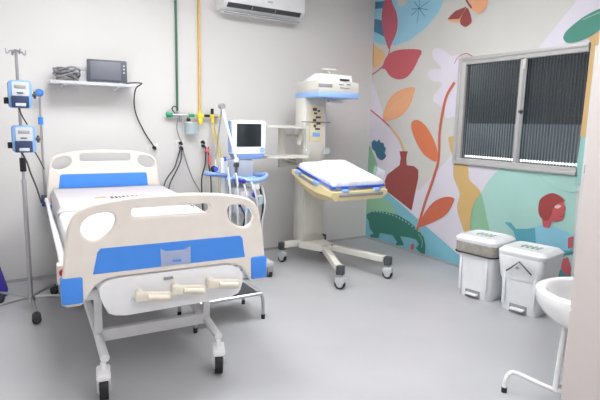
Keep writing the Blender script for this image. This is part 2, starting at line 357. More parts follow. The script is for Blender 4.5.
 ('p','jade',1,0.0,[(-2.4754,2.1959),(-2.4834,2.2431),(-2.5416,2.2945),(-2.6339,2.3503),(-2.7471,2.3883),(-2.8366,2.3904),(-2.8504,2.2643),(-2.7645,2.2275),(-2.6987,2.1908),(-2.6054,2.1606),(-2.5178,2.1594)]),
 ('l','scale',1,0.0062,[(-2.6244,2.3264),(-2.7501,2.3608),(-2.817,2.3673)]),
 ('p','mustard',0,0.0,[(-2.7132,2.1428),(-2.6766,2.1744),(-2.7216,2.1954),(-2.8089,2.2363),(-2.8356,1.9923),(-2.7763,1.3936),(-2.7018,1.3911),(-2.7132,2.1428)]),
 ('p','aqua2',0,0.0,[(-2.7051,1.3913),(-2.7763,1.3936),(-2.7696,1.0019),(-2.6955,0.9934),(-2.6981,1.1524)]),
 ('p','mustard',1,0.0,[(-1.4204,1.0851),(-1.4046,0.9892),(-1.4237,0.9079),(-1.5069,0.7754),(-1.4878,0.654),(-1.494,0.5832),(-1.5482,0.4727),(-1.6094,0.3769),(-1.6716,0.3892),(-1.6701,0.5647),(-1.7002,0.6969),(-1.7636,0.8152),(-1.6691,0.888),(-1.6082,0.9389),(-1.573,1.0783)]),
 ('p','mustard',1,0.0,[(-1.3085,1.3266),(-1.337,1.3511),(-1.3891,1.3295),(-1.4226,1.1168),(-1.349,1.2103)]),
 ('p','skyshirt',1,0.0,[(-2.318,0.4387),(-2.3334,0.5259),(-2.4472,0.6162),(-2.5308,0.6235),(-2.615,0.5997),(-2.7048,0.5729),(-2.714,0.4108),(-2.5292,0.3672),(-2.3662,0.4072)]),
 ('p','tealdark',0,0.0,[(-2.5584,0.3551),(-2.7497,0.44),(-2.7438,0.423),(-2.5878,0.3379),(-2.5948,0.2695),(-2.7586,0.2332),(-2.7518,0.1997),(-2.5504,0.1595),(-2.5217,0.1072),(-2.5034,0.1186),(-2.5733,0.2095)]),
 ('p','crimson',0,0.0,[(-2.6214,0.3301),(-2.707,0.3776),(-2.7432,0.2816),(-2.739,0.2225),(-2.6807,0.2251)]),
 ('p','crimson',0,0.0,[(-2.6873,0.5408),(-2.7314,0.5654),(-2.734,0.4675),(-2.697,0.4487)]),
 ('p','skin',1,0.0,[(-2.4448,0.697),(-2.522,0.7099),(-2.5218,0.6031),(-2.4894,0.5916),(-2.4545,0.6013)]),
 ('p','skin',1,0.0,[(-2.5097,0.83),(-2.6046,0.8539),(-2.6234,0.8256),(-2.6406,0.7868),(-2.6329,0.7597),(-2.6341,0.7235),(-2.6172,0.6814),(-2.5546,0.6598),(-2.5034,0.6748)]),
 ('p','hair',1,0.0,[(-2.395,0.7919),(-2.4179,0.8491),(-2.5025,0.9002),(-2.5799,0.8869),(-2.6265,0.8467),(-2.5656,0.8171),(-2.5302,0.7643),(-2.522,0.7099),(-2.494,0.657),(-2.4488,0.6572),(-2.4039,0.7038)]),
 ('p','eye',1,0.0,[(-2.542,0.782),(-2.5666,0.8067),(-2.6044,0.8046),(-2.5752,0.7766)]),
 ('l','hair',0,0.0069,[(-2.5985,0.707),(-2.6343,0.7209)]),
 ('p','teal',0,0.0,[(-2.0663,0.5658),(-2.1339,0.5737),(-2.1912,0.5241),(-2.3094,0.5468),(-2.3807,0.5708),(-2.4067,0.4207),(-2.2785,0.3499),(-2.2015,0.4187),(-2.1699,0.4985)]),
 ('l','aqua2',1,0.006,[(-2.3855,1.038),(-2.4961,0.9617),(-2.6595,0.9299),(-2.734,0.9477)]),
 ('p','teal',0,0.0,[(-2.5543,0.3948),(-2.7278,0.4437),(-2.7296,0.4267),(-2.5561,0.3772)]),
]
MC = dict(lavender=(216,211,222), pool=(126,186,202), sky=(150,200,220), wall=(204,202,197), aqua=(166,206,198), aqua2=(150,196,190), leafgreen=(142,188,156),
 slate=(76,122,152), peach=(226,186,136), rose=(190,96,110), crimson=(192,92,100), peachleaf=(230,168,128), petrol=(62,114,140), vase=(152,76,72), croc=(58,122,110),
 scale=(150,190,170), terracotta=(200,106,80), orange=(214,122,84), jade=(66,138,120), mustard=(208,174,116), skyshirt=(140,196,218), tealdark=(62,138,152),
 skin=(192,88,94), hair=(158,66,64), eye=(228,190,190), teal=(92,164,182), ground=(204,202,197))
slots = list(MC)
mb = bmesh.new(); layer = 0
def mface(pts, col):
    global layer
    x = -.0012-.00012*layer
    try: f = mb.faces.new([mb.verts.new((x, y, z)) for y, z in pts]); f.material_index = slots.index(col)
    except ValueError: pass
layer = 0
for (a, b, c, d) in ((WY1,0,.012,ZC), (WY0,WY1,.012,WZ0), (WY0,WY1,WZ1,ZC), (DY1+.07,WY0,.012,ZC)):
    mface([(a,c),(b,c),(b,d),(a,d)], 'ground')
for kind, col, sm, wd, pts in MURAL:
    layer += 1
    pts = [(min(p[0], 0), max(p[1], .012)) for p in pts]
    if kind == 'p':
        q = [tuple(v[:2]) for v in catmull([(p[0],p[1],0) for p in pts], 6, True)] if sm else pts
        q = [(min(a, -.0005), max(b, .012)) for a, b in q]
        mface(q, col)
    else:
        q = catmull([(p[0],p[1],0) for p in pts], 6) if sm and len(pts) > 2 else [Vector((p[0],p[1],0)) for p in pts]
        for i in range(len(q)-1):
            a, b = q[i], q[i+1]; t = (b-a).normalized(); nn = Vector((-t.y, t.x, 0))*wd/2
            mface([tuple(v[:2]) for v in (a-nn-t*.001, b-nn+t*.001, b+nn+t*.001, a+nn-t*.001)], col)
for f in mb.faces: f.normal_update()
bmesh.ops.triangulate(mb, faces=mb.faces[:], ngon_method='EAR_CLIP')
for f in mb.faces:
    f.normal_update()
    if f.normal.x > 0: f.normal_flip()
me = bpy.data.meshes.new('painted_mural'); mb.to_mesh(me); mb.free()
for c in slots: me.materials.append(mat('mural_'+c, S(*MC[c]), .6, var=.02, scale=4))
mu = bpy.data.objects.new('painted_mural', me); COL.objects.link(mu); mu.parent = wr

# ------------------------------------------------------------------ window
w = MB()
w.box((-.022,WY0,WZ0-.012),(.06,WY1,WZ0+.04),.003); w.box((-.03,WY0,WZ0-.02),(.0,WY1+.004,WZ0+.008),.003)
w.box((-.02,WY0,WZ1-.06),(.06,WY1,WZ1),.003); w.box((-.03,WY0,WZ1-.022),(.0,WY1+.004,WZ1+.012),.003)
w.box((-.0215,WY1-.085,WZ0+.02),(.058,WY1-.001,WZ1-.03),.002); w.box((-.0315,WY1-.035,WZ0),(.002,WY1+.0035,WZ1+.005),.002)
w.box((.005,WY0-.01,WZ0),(.06,WY0+.004,WZ1),.002)
win = struct(w.build('window_1','alu'))
w = MB(); w.box((.0,-2.122,WZ0+.025),(.02,-2.085,WZ1-.028),.003); w.build('sash_stile','alu',win)
w = MB(); w.box((-.006,-2.158,WZ0+.025),(.006,-2.122,WZ1-.028),.003); o = w.build('sash_stile','grey',win)
MB().cyl((-.03,-2.14,1.60),(-.005,-2.14,1.60),.016).build('window_latch','darkgrey',win)
MB().box((-.018,-2.15,1.98),(-.004,-2.125,2.07),.003).build('window_catch','beigedark',win)
MB().box((.028,WY0,WZ0+.02),(.033,-2.10,WZ1-.02),0).build('pane','glass',win)
MB().box((.012,-2.10,WZ0+.02),(.017,WY1-.02,WZ1-.02),0).build('pane','glass',win)
# outside at night: wall, with added paler slab, glow tube and fill globe
struct(MB().box((1.0,-4.0,.0),(1.1,.8,3.2),0).build('exterior_wall','outwall'))
struct(MB().box((.97,-4.0,.0),(1.0,.8,1.50),0).build('exterior_ledge','outplinth'))  # paler slab added so the lower half of the panes looks lit
ol = thing('outdoor_lamp','long bright strip lamp outside low behind the ribbed window','lamp',(.3,-1.9,1.14))
MB().cyl((0,-1.1,0),(0,1.1,0),.010).build('lamp_tube','strip',ol)  # added tube, makes the bright line along the bottom of the panes
MB().box((.02,-1.12,-.04),(.05,1.12,-.005),.004).build('lamp_body','grey',ol)
MB().box((.02,-.02,-1.14),(.05,.02,-.03),.003).build('lamp_post','grey',ol)

yl = thing('yard_lamp','round yard lamp on the outside wall beyond the window','lamp',(.97,-.2,2.6))
MB().lathe([(0,-.1),(.08,-.07),(.1,0),(.08,.07),(0,.1)],(-.1,0,0),n=20).build('globe','yardlamp',yl)  # added globe, only there to brighten the outside wall
MB().cyl((-.02,0,0),(.03,0,0),.05).build('wall_plate','grey',yl)

# ------------------------------------------------------------------ unseen ceiling panels, added to set the room's brightness
for lx, ly, lab in ((-3.4,-1.8,'square ceiling lamp above the bed'),(-1.8,-2.2,'square ceiling lamp in the middle of the room'),(-3.7,-5.3,'square ceiling lamp behind the camera, left one'),(-2.4,-4.5,'square ceiling lamp beside the partition')):
    t = thing('ceiling_light', lab, 'lamp', (lx,ly,ZC), 0, 'ceiling lamps')
    MB().box((-.48,-.48,-.03),(.48,.48,0),.006).build('lamp_frame','white',t)
    MB().box((-.45,-.45,-.036),(.45,.45,-.028),0).build('diffuser','led' if ly > -4 else 'led_soft',t)

# ------------------------------------------------------------------ casters
def caster(parent, x, y, r=.05, rz=0, top=.2, body='lightgrey', w=.03, cap=None, low=1.25):
    c = MB()
    c.cyl((0,0,r*2+.012),(0,0,top),.014)
    c.box((-w*.5-.014,-r*.95,r*low),(w*.5+.014,r*.95,r*2+.02),.012)
    for s in (-1,1): c.prism([(-.5*r,r*.75),(.5*r,r*.75),(r*.95,r*1.7),(-r*.95,r*1.7)],'x',s*(w*.5+.004),s*(w*.5+.012))
    o = c.build('caster', body, parent, loc=(x,y,0), rot=(0,0,rz))
    k = MB(); k.cyl((-w/2,0,r),(w/2,0,r),r,n=28); k.build('wheel','black',o)
    for s in (-1,1): MB().cyl((s*w*.5,0,r),(s*(w*.5+.006),0,r),r*.62,n=20).build('hub_cap', body, o)
    if cap: MB().box((-.033,-.033,top-.075),(.033,.033,top+.005),.006).build('post_cap','darkgrey',o)
    return o

# ------------------------------------------------------------------ hospital bed
BL, BRZ = Vector((-3.34,-2.45,0)), R(-2.8)
bed = thing('hospital_bed','cream and blue hospital bed with cranks and oval hand holes','bed',BL,BRZ)
def BW(x, y, z): # world -> bed local
    return Matrix.Rotation(-BRZ,3,'Z') @ (Vector((x,y,z))-BL)
half = [(.0,1.072),(.12,1.070),(.24,1.063),(.34,1.050),(.42,1.030),(.468,1.0),(.495,.955),(.512,.88),(.528,.76),(.54,.66),(.545,.55)]
topc = [tuple(v[:2]) for v in catmull([(-a,b,0) for a,b in half[::-1]]+[(a,b,0) for a,b in half[1:]], 5)]
bot = [(.52,.535),(.46,.535),(.445,.55),(.425,.585),(.39,.63),(.34,.655),(.28,.662)]
outl = topc[::-1] + [(-a,b) for a,b in bot] + bot[::-1]
h1 = [(-.443,.935),(-.425,.965),(-.385,.988),(-.33,.995),(-.295,.985),(-.286,.955),(-.30,.915),(-.335,.882),(-.38,.862),(-.42,.872),(-.442,.90)]
h1 = [tuple(v[:2]) for v in catmull([(a,b,0) for a,b in h1],5,True)]
h2 = [(-a+.02,b) for a,b in h1]
slot = rrect(-.205,.962,.205,1.012,.024)
fb = board('footboard', outl, [h1,h2,slot], .045, .012, 'cream', bed)
board('inset_panel', [(-.40,.69),(.43-.02,.69),(.405,.72),(.395,.80),(.38,.818),(-.36,.818),(-.375,.80)], [], .052, .003, 'blue', fb)
for s in (-1,1):
    MB().box((s*.497-.05,-.033,.55),(s*.497+.05,.033,.685),.012).build('corner_bumper','blue',fb)
dh = MB(); dh.box((-.068,-.032,.692),(.092,-.027,.76),.002); dh.prism([(-.068,.75),(-.068,.79),(-.04,.772),(.06,.772),(.092,.79),(.092,.75)],'y',-.032,-.027)
dh = dh.build('document_holder','docclear',fb)
MB().box((-.005,-.036,.712),(.04,-.031,.72),.001).build('clip','blue',dh)
# white crank cover showing under the arch of the board
pnl = [(-.36,.635),(-.33,.65),(-.28,.657),(.28,.657),(.33,.65),(.375,.63),(.40,.59),(.395,.55),(.385,.50),(.37,.478),(.33,.468),(.25,.462),(-.25,.455),(-.30,.458),(-.335,.475),(-.355,.52),(-.37,.57),(-.38,.61)]
cv = MB().prism(pnl,'y',-.03,.04,.012).build('crank_cover','white',bed)
bd = MB().box((-.055,-.038,.618),(-.005,-.028,.634),.004).build('badge','grey',cv)
# folding crank handles
for k, (u, z) in enumerate(((-.185,.565),(.0,.574),(.195,.580))):
    c = MB()
    c.cyl((u,.02,z+.005),(u,-.085,z+.005),.021)
    c.box((u-.03,-.105,z-.036),(u+.155,-.065,z+.016),.012,rot=Quaternion((0,1,0),R(8)).to_matrix())
    o = c.build('crank_handle','creamhandle',bed)
    g = MB(); g.cyl((u+.03,-.112,z-.002),(u+.135,-.112,z-.018),.014,n=14); g.build('grip','creamhandle',o)
# deck, base frame, legs
d = MB(); d.box((-.47,.06,.53),(.47,2.2,.58),.006)
for y in (.45,1.0,1.55): d.box((-.46,y,.48),(.46,y+.04,.53),.004)
d.build('deck_frame','whitemetal',bed)
hw = .315; cx = -.035
for y in (.27,1.86): MB().box((cx-hw,y,.205),(cx+hw,y+.04,.272),.004).build('cross_bar','whitemetal',bed)
for s in (-1,1):
    x = cx+s*hw
    b = MB()
    b.box((x-.02,.27,.21),(x+.02,1.9,.26),.004)
    b.tube([(x,.31,.235),(x,.20,.215),(x+.0,.06,.20)],.024,sm=4,n=10)
    b.tube([(x,1.86,.235),(x,1.98,.215),(x,2.1,.20)],.024,sm=4,n=10)
    b.build('side_beam','whitemetal',bed)
    for y in (.29,1.88):
        MB().box((x-.02,y-.02,.25),(x+.02,y+.02,.54),.004).build('leg','whitemetal',bed)
    MB().box((x-.015+s*-.05,.30,.40),(x+.015+s*-.05,.42,.53),.004).build('bracket','whitemetal',bed)
    for y in (.02,2.1):
        caster(bed, x+(-.015 if y<1 else 0), y, .07, R(-7 if s<0 else -17), .2, 'white', .044, low=1.75)
# head board
half = [(.0,1.177),(.12,1.174),(.25,1.165),(.36,1.145),(.42,1.12),(.455,1.08),(.468,1.02),(.478,.92),(.49,.80),(.495,.62)]
topc = [tuple(v[:2]) for v in catmull([(-a,b,0) for a,b in half[::-1]]+[(a,b,0) for a,b in half[1:]], 5)]
g1 = [(-.44,1.06),(-.41,1.098),(-.35,1.115),(-.30,1.112),(-.285,1.08),(-.305,1.04),(-.345,1.015),(-.40,1.005),(-.435,1.02)]
g1 = [tuple(v[:2]) for v in catmull([(a,b,0) for a,b in g1],5,True)]
hb = board('headboard', topc[::-1]+[(-.45,.60),(.45,.60)], [g1,[(-a,b) for a,b in g1],rrect(-.215,1.075,.215,1.14,.02)], .045, .012, 'cream', bed, (-.02,2.27,0))
board('inset_panel',[(-.395,.84),(.375,.84),(.365,.955),(.35,.965),(-.36,.965),(-.38,.955)],[],.052,.003,'blue',hb)
for s in (-1,1): MB().box((s*.445-.05,-.033,.58),(s*.445+.05,.033,.70),.012).build('corner_bumper','blue',hb)
# folded side rails
for s in (-1,1):
    r = MB(); x = s*.525
    r.tube([(x,2.05,.76),(x,1.95,.785),(x,1.2,.755),(x,.5,.73),(x,.30,.72),(x,.24,.69)],.014,sm=4)
    r.tube([(x-s*.018,1.98,.705),(x-s*.018,1.2,.70),(x-s*.018,.3,.68)],.012,sm=3)
    r.tube([(x-s*.03,2.0,.66),(x-s*.03,1.2,.655),(x-s*.03,.28,.65)],.014,sm=3)
    for y in (1.9,1.5,1.1,.7,.36): r.cyl((x-s*.03,y,.65),(x,y+.05,.755-.02*(2-y)),.010,n=8)
    r.build('side_rail','whitemetal',bed)
    e = MB().box((x-.025,.17,.60),(x+.025,.25,.70),.006).build('rail_latch','creamhandle',bed)
    MB().cyl((x+s*.0,.168,.665),(x+s*.0,.150,.665),.017).build('release_button','red',e)

# mattress and folded cover on it
mt = thing('mattress','bright white mattress lying on the hospital bed','mattress',BL,BRZ)
MB().box((-.478,.07,.58),(.478,2.23,.80),.035,4).build('mattress_body','mattress',mt)
sh = thing('folded_sheet','pale printed cover laid over the head half of the mattress','sheet',BL,BRZ)
q = MB(); rings = []
for i in range(15):
    y = 1.20+i*(1.02/14); z = .8025+.035*min(1,i/3)+.003*math.sin(i*1.7)*min(1,i/3)
    w_ = .488
    rings.append([(-w_+.006,y,.765),(-w_+.006,y,.79),(-w_+.03,y,z),(-.15,y,z+.003*math.sin(i*.9)*min(1,i/3)),(.15,y,z+.002*math.cos(i)*min(1,i/3)),(w_-.03,y,z),(w_-.006,y,.79),(w_-.006,y,.765)])
q.loft(rings, cap=False)
so = q.build('cover_cloth','sheet',sh); md = so.modifiers.new('s','SOLIDIFY'); md.thickness = .006; md.offset = 1
lg = MB(); lg.prism([tuple(v[:2]) for v in catmull([(-.205,1.535,0),(-.17,1.555,0),(-.13,1.55,0),(-.115,1.535,0),(-.14,1.52,0),(-.19,1.515,0)],4,True)],'z',.843,.8480)
lg.build('printed_logo','orange',so)
lt = MB(); xx = -.09
for wdt in (.022,.018,.012,.024,.02,.026,.022,.024,.026,.02):
    lt.prism([(xx,1.475),(xx+wdt,1.475),(xx+wdt*.8,1.56),(xx+wdt*.15,1.56)],'z',.843,.8480); xx += wdt+.012
lt.build('printed_lettering','inkgrey',so)

# drip pole clamped to the head corner of the bed
dp = thing('drip_pole','thin steel drip pole with blue ball top at bed head corner','pole',(-3.752,-.12,0))
MB().cyl((0,0,.66),(0,0,1.66),.009).build('pole','steel',dp)
MB().ball((0,0,1.665),.034).build('ball_top','blue',dp)
MB().cyl((0,0,1.395),(0,0,1.46),.021).build('collar','blue',dp)
MB().box((-.03,-.03,.68),(.03,.03,.78),.006).build('clamp','navy',dp)

# ------------------------------------------------------------------ drip stand with two pumps
iv = thing('drip_stand','chrome drip stand with four hooks left of the bed','drip stand',(-3.94,-.83,0))
MB().cyl((0,0,.09),(0,0,1.0),.016).build('lower_pole','chrome',iv)
MB().cyl((0,0,.98),(0,0,1.93),.010).build('upper_pole','steel',iv)
MB().cyl((0,0,1.06),(0,0,1.16),.021).build('collar','black',iv)
h = MB()
for k in range(4):
    a = R(20+90*k); c, s_ = math.cos(a), math.sin(a)
    h.tube([(0,0,1.915),(.035*c,.035*s_,1.918),(.052*c,.052*s_,1.90),(.064*c,.064*s_,1.90),(.068*c,.068*s_,1.93)],.005,n=6)
h.build('hook_crown','steel',iv)
MB().cyl((0,0,.07),(0,0,.12),.03).build('hub','chrome',iv)
for k in range(5):
    a = R(-88+72*k); c, s_ = math.cos(a), math.sin(a)
    MB().tube([(0,0,.10),(.15*c,.15*s_,.095),(.33*c,.33*s_,.085)],.011,sm=3).build('leg','chrome',iv)
    caster(iv, .33*c, .33*s_, .03, a, .09, 'darkgrey', .022)
def pump(z, x, label):
    p = thing('infusion_pump', label, 'pump', (-3.94+x,-.83,z), R(2), 'infusion pumps on the drip stand')
    b = MB(); b.prism(rrect(-.07,.0,.072,.19,.022),'y',-.14,-.025,.008); b.build('casing','pumpblue',p)
    fp = MB().prism(rrect(-.05,.085,.055,.178,.006),'y',-.145,-.138).build('front_panel','lightgrey',p)
    MB().box((-.036,-.148,.135),(.036,-.144,.158),.002).build('display','grey',fp)
    MB().box((-.022,-.149,.10),(.018,-.144,.108),.001).build('key_row','navy',fp)
    dd = MB().prism(rrect(-.058,.004,.05,.082,.006),'y',-.152,-.138,.003).build('door','navy',p)
    MB().box((-.034,-.156,.012),(.03,-.150,.034),.002).build('door_label','lightgrey',dd)
    k = MB(); k.cyl((-.065,-.06,.05),(-.098,-.06,.05),.022); k.build('clamp_knob','black',p)
    k = MB(); k.cyl((.065,-.08,.095),(.09,-.08,.095),.011); k.ball((.095,-.08,.095),.016); k.cyl((.095,-.08,.07),(.095,-.08,.12),.009); k.build('side_knob','darkgrey',p)
    MB().box((-.025,-.03,.05),(.025,.025,.14),.005).build('pole_clamp','darkgrey',p)
    return p
pump(1.517,-.0,'pale blue infusion pump, upper one on the drip stand')
pump(1.205,.006,'pale blue infusion pump, lower one on the drip stand')
def cord(name, pts, r, m, label, cat, group=None, sm=6):
    return tag(MB().tube(pts, r, sm=sm, n=7).build(name, m), label, cat, group)
cord('power_cable',[(-3.95,-.93,1.52),(-3.93,-.95,1.46),(-3.915,-.93,1.43),(-3.90,-.90,1.405)],.005,'darkgrey','short grey cable hanging between the two infusion pumps','cable')
cord('power_cable',[(-3.95,-.94,1.21),(-3.92,-.95,1.14),(-3.90,-.92,1.06),(-3.86,-.80,.94),(-3.82,-.6,.80),(-3.80,-.45,.76)],.006,'darkgrey','dark cable running from lower pump down to the bed head clamp','cable')
cord('power_cable',[(-3.87,-.92,1.22),(-3.84,-.92,1.16),(-3.815,-.88,1.10),(-3.80,-.8,1.07)],.005,'darkgrey','short dark cable end dangling at right of lower pump','cable')
# violet cloth hanging at the left edge
vb = tag(MB().loft([[(-4.36,-.42,.005),(-4.09,-.42,.005),(-4.08,-.22,.005),(-4.36,-.22,.005)],[(-4.35,-.40,.14),(-4.115,-.40,.14),(-4.11,-.24,.14),(-4.35,-.24,.14)],[(-4.33,-.38,.30),(-4.15,-.38,.30),(-4.15,-.26,.30),(-4.33,-.26,.30)]]).build('waste_sack','violet'),'dark violet sack standing on the floor against the left back wall','sack')

# ------------------------------------------------------------------ wall shelf and what is on it
ws = thing('wall_shelf','narrow white wall shelf with two brackets above the bed','shelf',(-3.31,0,1.765))
MB().box((-.365,-.26,-.012),(.34,0,.008),.003).build('shelf_board','white',ws)
MB().box((-.365,-.265,-.02),(.34,-.255,.008),.002).build('shelf_lip','lightgrey',ws)
for x in (-.25,.19):
    b = MB(); b.prism([(0,-.012),(0,-.05),(-.02,-.05),(-.24,-.03),(-.24,-.012)],'x',x-.012,x+.012); b.build('bracket','white',ws)
mo = thing('display_monitor','slate grey monitor with blank screen on the wall shelf','monitor',(-3.195,-.14,1.773),R(-7))
b = MB(); b.prism(rrect(-.168,.012,.168,.205,.01),'y',-.03,.02,.004); b.box((-.12,.02,.03),(.12,.07,.18),.01); b.build('casing','bezel',mo)
MB().box((-.14,-.034,.032),(.115,-.029,.188),.002).build('screen','greyscreen',mo)
b = MB()
for z in (.16,.13,.10): b.cyl((.142,-.033,z),(.142,-.028,z),.008,n=12)
b.build('buttons','lightgrey',mo)
b = MB(); b.box((-.10,-.05,0),(.10,.07,.012),.004); b.build('stand_foot','bezel',mo)
b = MB()
for k in range(7):
    rr = .075+random.uniform(-.012,.012); ph = random.random()*6; t = random.uniform(-.25,.25)
    b.tube([(rr*math.cos(a+ph)*1.25, rr*.8*math.sin(a+ph), .025+.013*k*.8+.02*math.sin(2*a+t)+.012) for a in [j*math.pi/5 for j in range(10)]],.008,n=6,sm=4,closed=True)
o = b.build('cable_coil','coilgrey'); o.location = (-3.53,-.15,1.773); tag(o,'coil of dark grey cable on left end of the wall shelf','cable')
b = MB(); b.box((-.06,-.04,.0),(.045,.05,.10),.006); b.box((-.05,-.035,.10),(.04,.045,.145),.005)
o = b.build('adapter_box','lightgrey'); o.location = (-3.405,-.06,1.773); tag(o,'small white adapter box between cable coil and monitor on shelf','box')
cord('power_cable',[(-3.05,-.10,1.785),(-2.98,-.2,1.79),(-2.93,-.22,1.79),(-2.905,-.2,1.785),(-2.94,-.12,1.74),(-2.94,-.04,1.62),(-2.92,-.03,1.5),(-2.86,-.03,1.36),(-2.80,-.03,1.26),(-2.755,-.03,1.195)],.006,'black','black power cord dropping from shelf monitor to wall outlet','cord')

# wall outlets
def outlet(x, z, label, plugs):
    t = thing('wall_outlet', label, 'outlet', (x,0,z), 0, 'wall outlets')
    MB().box((-.045,-.007,-.075),(.045,0,.06),.004).build('cover_plate','plate',t)
    for px, pz in plugs:
        c = MB(); c.cyl((px,-.012,pz),(px,-.045,pz),.016); c.cyl((px,-.04,pz),(px+.005,-.06,pz-.012),.011); c.build('plug','black',t)
outlet(-2.755,1.165,'white outlet plate left of bed head corner with one plug',[(0,.02)])
outlet(-2.487,1.20,'white outlet plate below the green gas pipe',[(-.0,.03),(.005,-.02)])
outlet(-2.24,1.205,'white outlet plate behind the pink taped plugs',[(-.01,.035),(-.005,-.005)])
cord('power_cable',[(-2.487,-.05,1.20),(-2.53,-.06,1.08),(-2.57,-.07,.98),(-2.66,-.08,.86),(-2.72,-.10,.70)],.007,'darkgrey','dark cord hanging left from the outlet under green pipe','cord')
cord('power_cable',[(-2.48,-.05,1.17),(-2.50,-.06,1.05),(-2.55,-.07,.95),(-2.62,-.08,.82),(-2.66,-.10,.66)],.007,'darkgrey','dark cord beside the left one, from the outlet under green pipe','cord')
cord('power_cable',[(-2.475,-.05,1.18),(-2.43,-.05,1.02),(-2.37,-.06,.86),(-2.28,-.08,.66),(-2.26,-.12,.3),(-2.27,-.13,.01)],.006,'grey','grey cord slanting right from the outlet under green pipe','cord')
for px, lab, sx in ((-2.23,'black cord hanging from upper pink taped plug',-.05),(-2.20,'black cord hanging from lower pink taped plug',.02)):
    cord('power_cable',[(px,-.06,1.19),(px-.005+sx*.1,-.07,1.02),(px+sx,-.07,.86),(px+sx,-.08,.62),(px+sx*.8,-.10,.3),(px+sx*.8,-.11,.01)],.007,'black',lab,'cord')
tag(MB().box((-2.24,-.07,1.13),(-2.185,-.04,1.18),.012,rot=Quaternion((0,1,0),R(25)).to_matrix()).build('taped_plug','pink'),'pink taped plug, upper of the two beside the yellow hose','plug')
tag(MB().box((-2.21,-.08,1.0),(-2.175,-.045,1.11),.012).build('taped_plug','pink'),'pink taped sleeve, lower of the two beside the yellow hose','plug')

# ------------------------------------------------------------------ gas pipes, valves
tag(MB().cyl((-2.512,-.02,1.53),(-2.512,-.02,ZC),.0115).build('gas_pipe','green'),'dark green gas pipe running up the back wall','pipe')
tag(MB().cyl((-2.277,-.02,1.53),(-2.277,-.02,ZC),.0125).build('gas_pipe','ochre'),'ochre yellow gas pipe running up the back wall','pipe')
ox = thing('oxygen_flowmeter','green knobbed oxygen valve under the green gas pipe','valve',(-2.512,-.04,1.51))
MB().cyl((-.125,-.02,0),(-.065,-.02,0),.026,.022).build('knob','emerald',ox)
b = MB(); b.cyl((-.066,-.02,0),(.17,-.02,0),.012); b.cyl((0,0,0),(0,.02,.04),.014); b.cyl((0,.02,.02),(0,.04,.02),.02); b.cyl((.02,-.02,-.07),(.02,-.02,.0),.016); b.build('valve_body','chrome',ox)
MB().cyl((.10,-.02,.0),(.16,-.02,.0),.018).build('connector','emerald',ox)
MB().tube([(-.04,-.02,.02),(-.07,-.03,.06),(-.05,-.03,.085),(-.02,-.03,.07),(-.015,-.02,.04)],.006,sm=4).build('hook','darkgrey',ox)
hu = thing('humidifier_bottle','clear pale blue humidifier bottle hanging between the gas valves','bottle',(-2.385,-.06,1.32))
MB().lathe([(0,0),(.062,0),(.066,.01),(.066,.105),(.058,.115),(0,.115)]).build('jar','clearblue',hu)
MB().cyl((0,0,.112),(0,0,.128),.066).build('lid','lightgrey',hu)
b = MB(); b.cyl((-.03,0,.125),(-.03,0,.20),.012); b.build('inlet','steel',hu)
MB().ball((-.03,-.01,.145),.022).build('knob','black',hu)
va = thing('air_valve','yellow medical air valve block under the yellow gas pipe','valve',(-2.277,-.04,1.51))
b = MB(); b.box((-.045,-.035,-.015),(.03,.005,.02),.006); b.box((-.035,-.04,-.085),(.012,-.005,-.015),.006); b.cyl((0,.02,0),(0,.02,.045),.015); b.build('valve_block','vyellow',va)
MB().cyl((.03,-.02,0),(.09,-.02,0),.014).build('coupling','black',va)
b = MB(); b.cyl((.09,-.02,0),(.20,-.02,-.002),.018); b.cyl((.125,-.02,-.07),(.125,-.02,-.01),.016); b.build('outlet_block','vyellow',va)
MB().cyl((.12,-.02,.02),(.12,-.02,.075),.016).build('top_knob','black',va)
MB().cyl((.135,-.03,0),(.175,-.03,0),.021).build('ring','chrome',va)
cord('oxygen_hose',[(-2.525,-.06,1.48),(-2.53,-.05,1.38),(-2.505,-.05,1.29),(-2.485,-.05,1.25)],.007,'grey','grey hose hanging below the green knobbed oxygen valve','hose')
cord('air_hose',[(-2.152,-.07,1.43),(-2.145,-.09,1.3),(-2.12,-.12,1.17),(-2.13,-.2,1.05),(-2.16,-.25,.8),(-2.15,-.3,.4),(-2.16,-.3,.012)],.010,'hoseyellow','yellow hose dropping from the air valve, left strand','hose')
cord('air_hose',[(-2.15,-.06,1.44),(-2.12,-.07,1.3),(-2.095,-.10,1.16),(-2.075,-.15,1.0),(-2.07,-.2,.8),(-2.08,-.22,.4),(-2.09,-.22,.012)],.010,'hoseyellow','yellow hose dropping beside the ventilator, right strand','hose')

# ------------------------------------------------------------------ air conditioner
ac = thing('air_conditioner','white split air conditioner high on the back wall','air conditioner',(-1.62,.001,2.56))
prof = [(0,0.02),(0,.29),(-.16,.29),(-.20,.27),(-.215,.20),(-.212,.075),(-.195,.055),(-.13,.02),(-.06,.0)]
b = MB(); b.prism(prof,'x',-.475,.475,.006); b.build('casing','white',ac)
b = MB(); b.prism([(-.205,.073),(-.211,.068),(-.172,.030),(-.164,.037)],'x',-.42,.43); sl = b.build('air_slot','darkgrey',ac)
for x in (-.15,.12):
    MB().box((x-.004,-.205,.036),(x+.004,-.17,.062),.001).build('slot_divider','grey',sl)
b = MB(); b.prism([(-.15,-.006),(-.15,-.014),(-.06,-.016),(-.06,-.004)],'x',-.45,.45); b.build('louvre','white',ac)
MB().box((-.44,-.16,-.022),(.44,-.146,-.012),.002).build('louvre_edge','grey',ac)
MB().box((.02,-.219,.12),(.08,-.213,.14),.002).build('badge','lightgrey',ac)

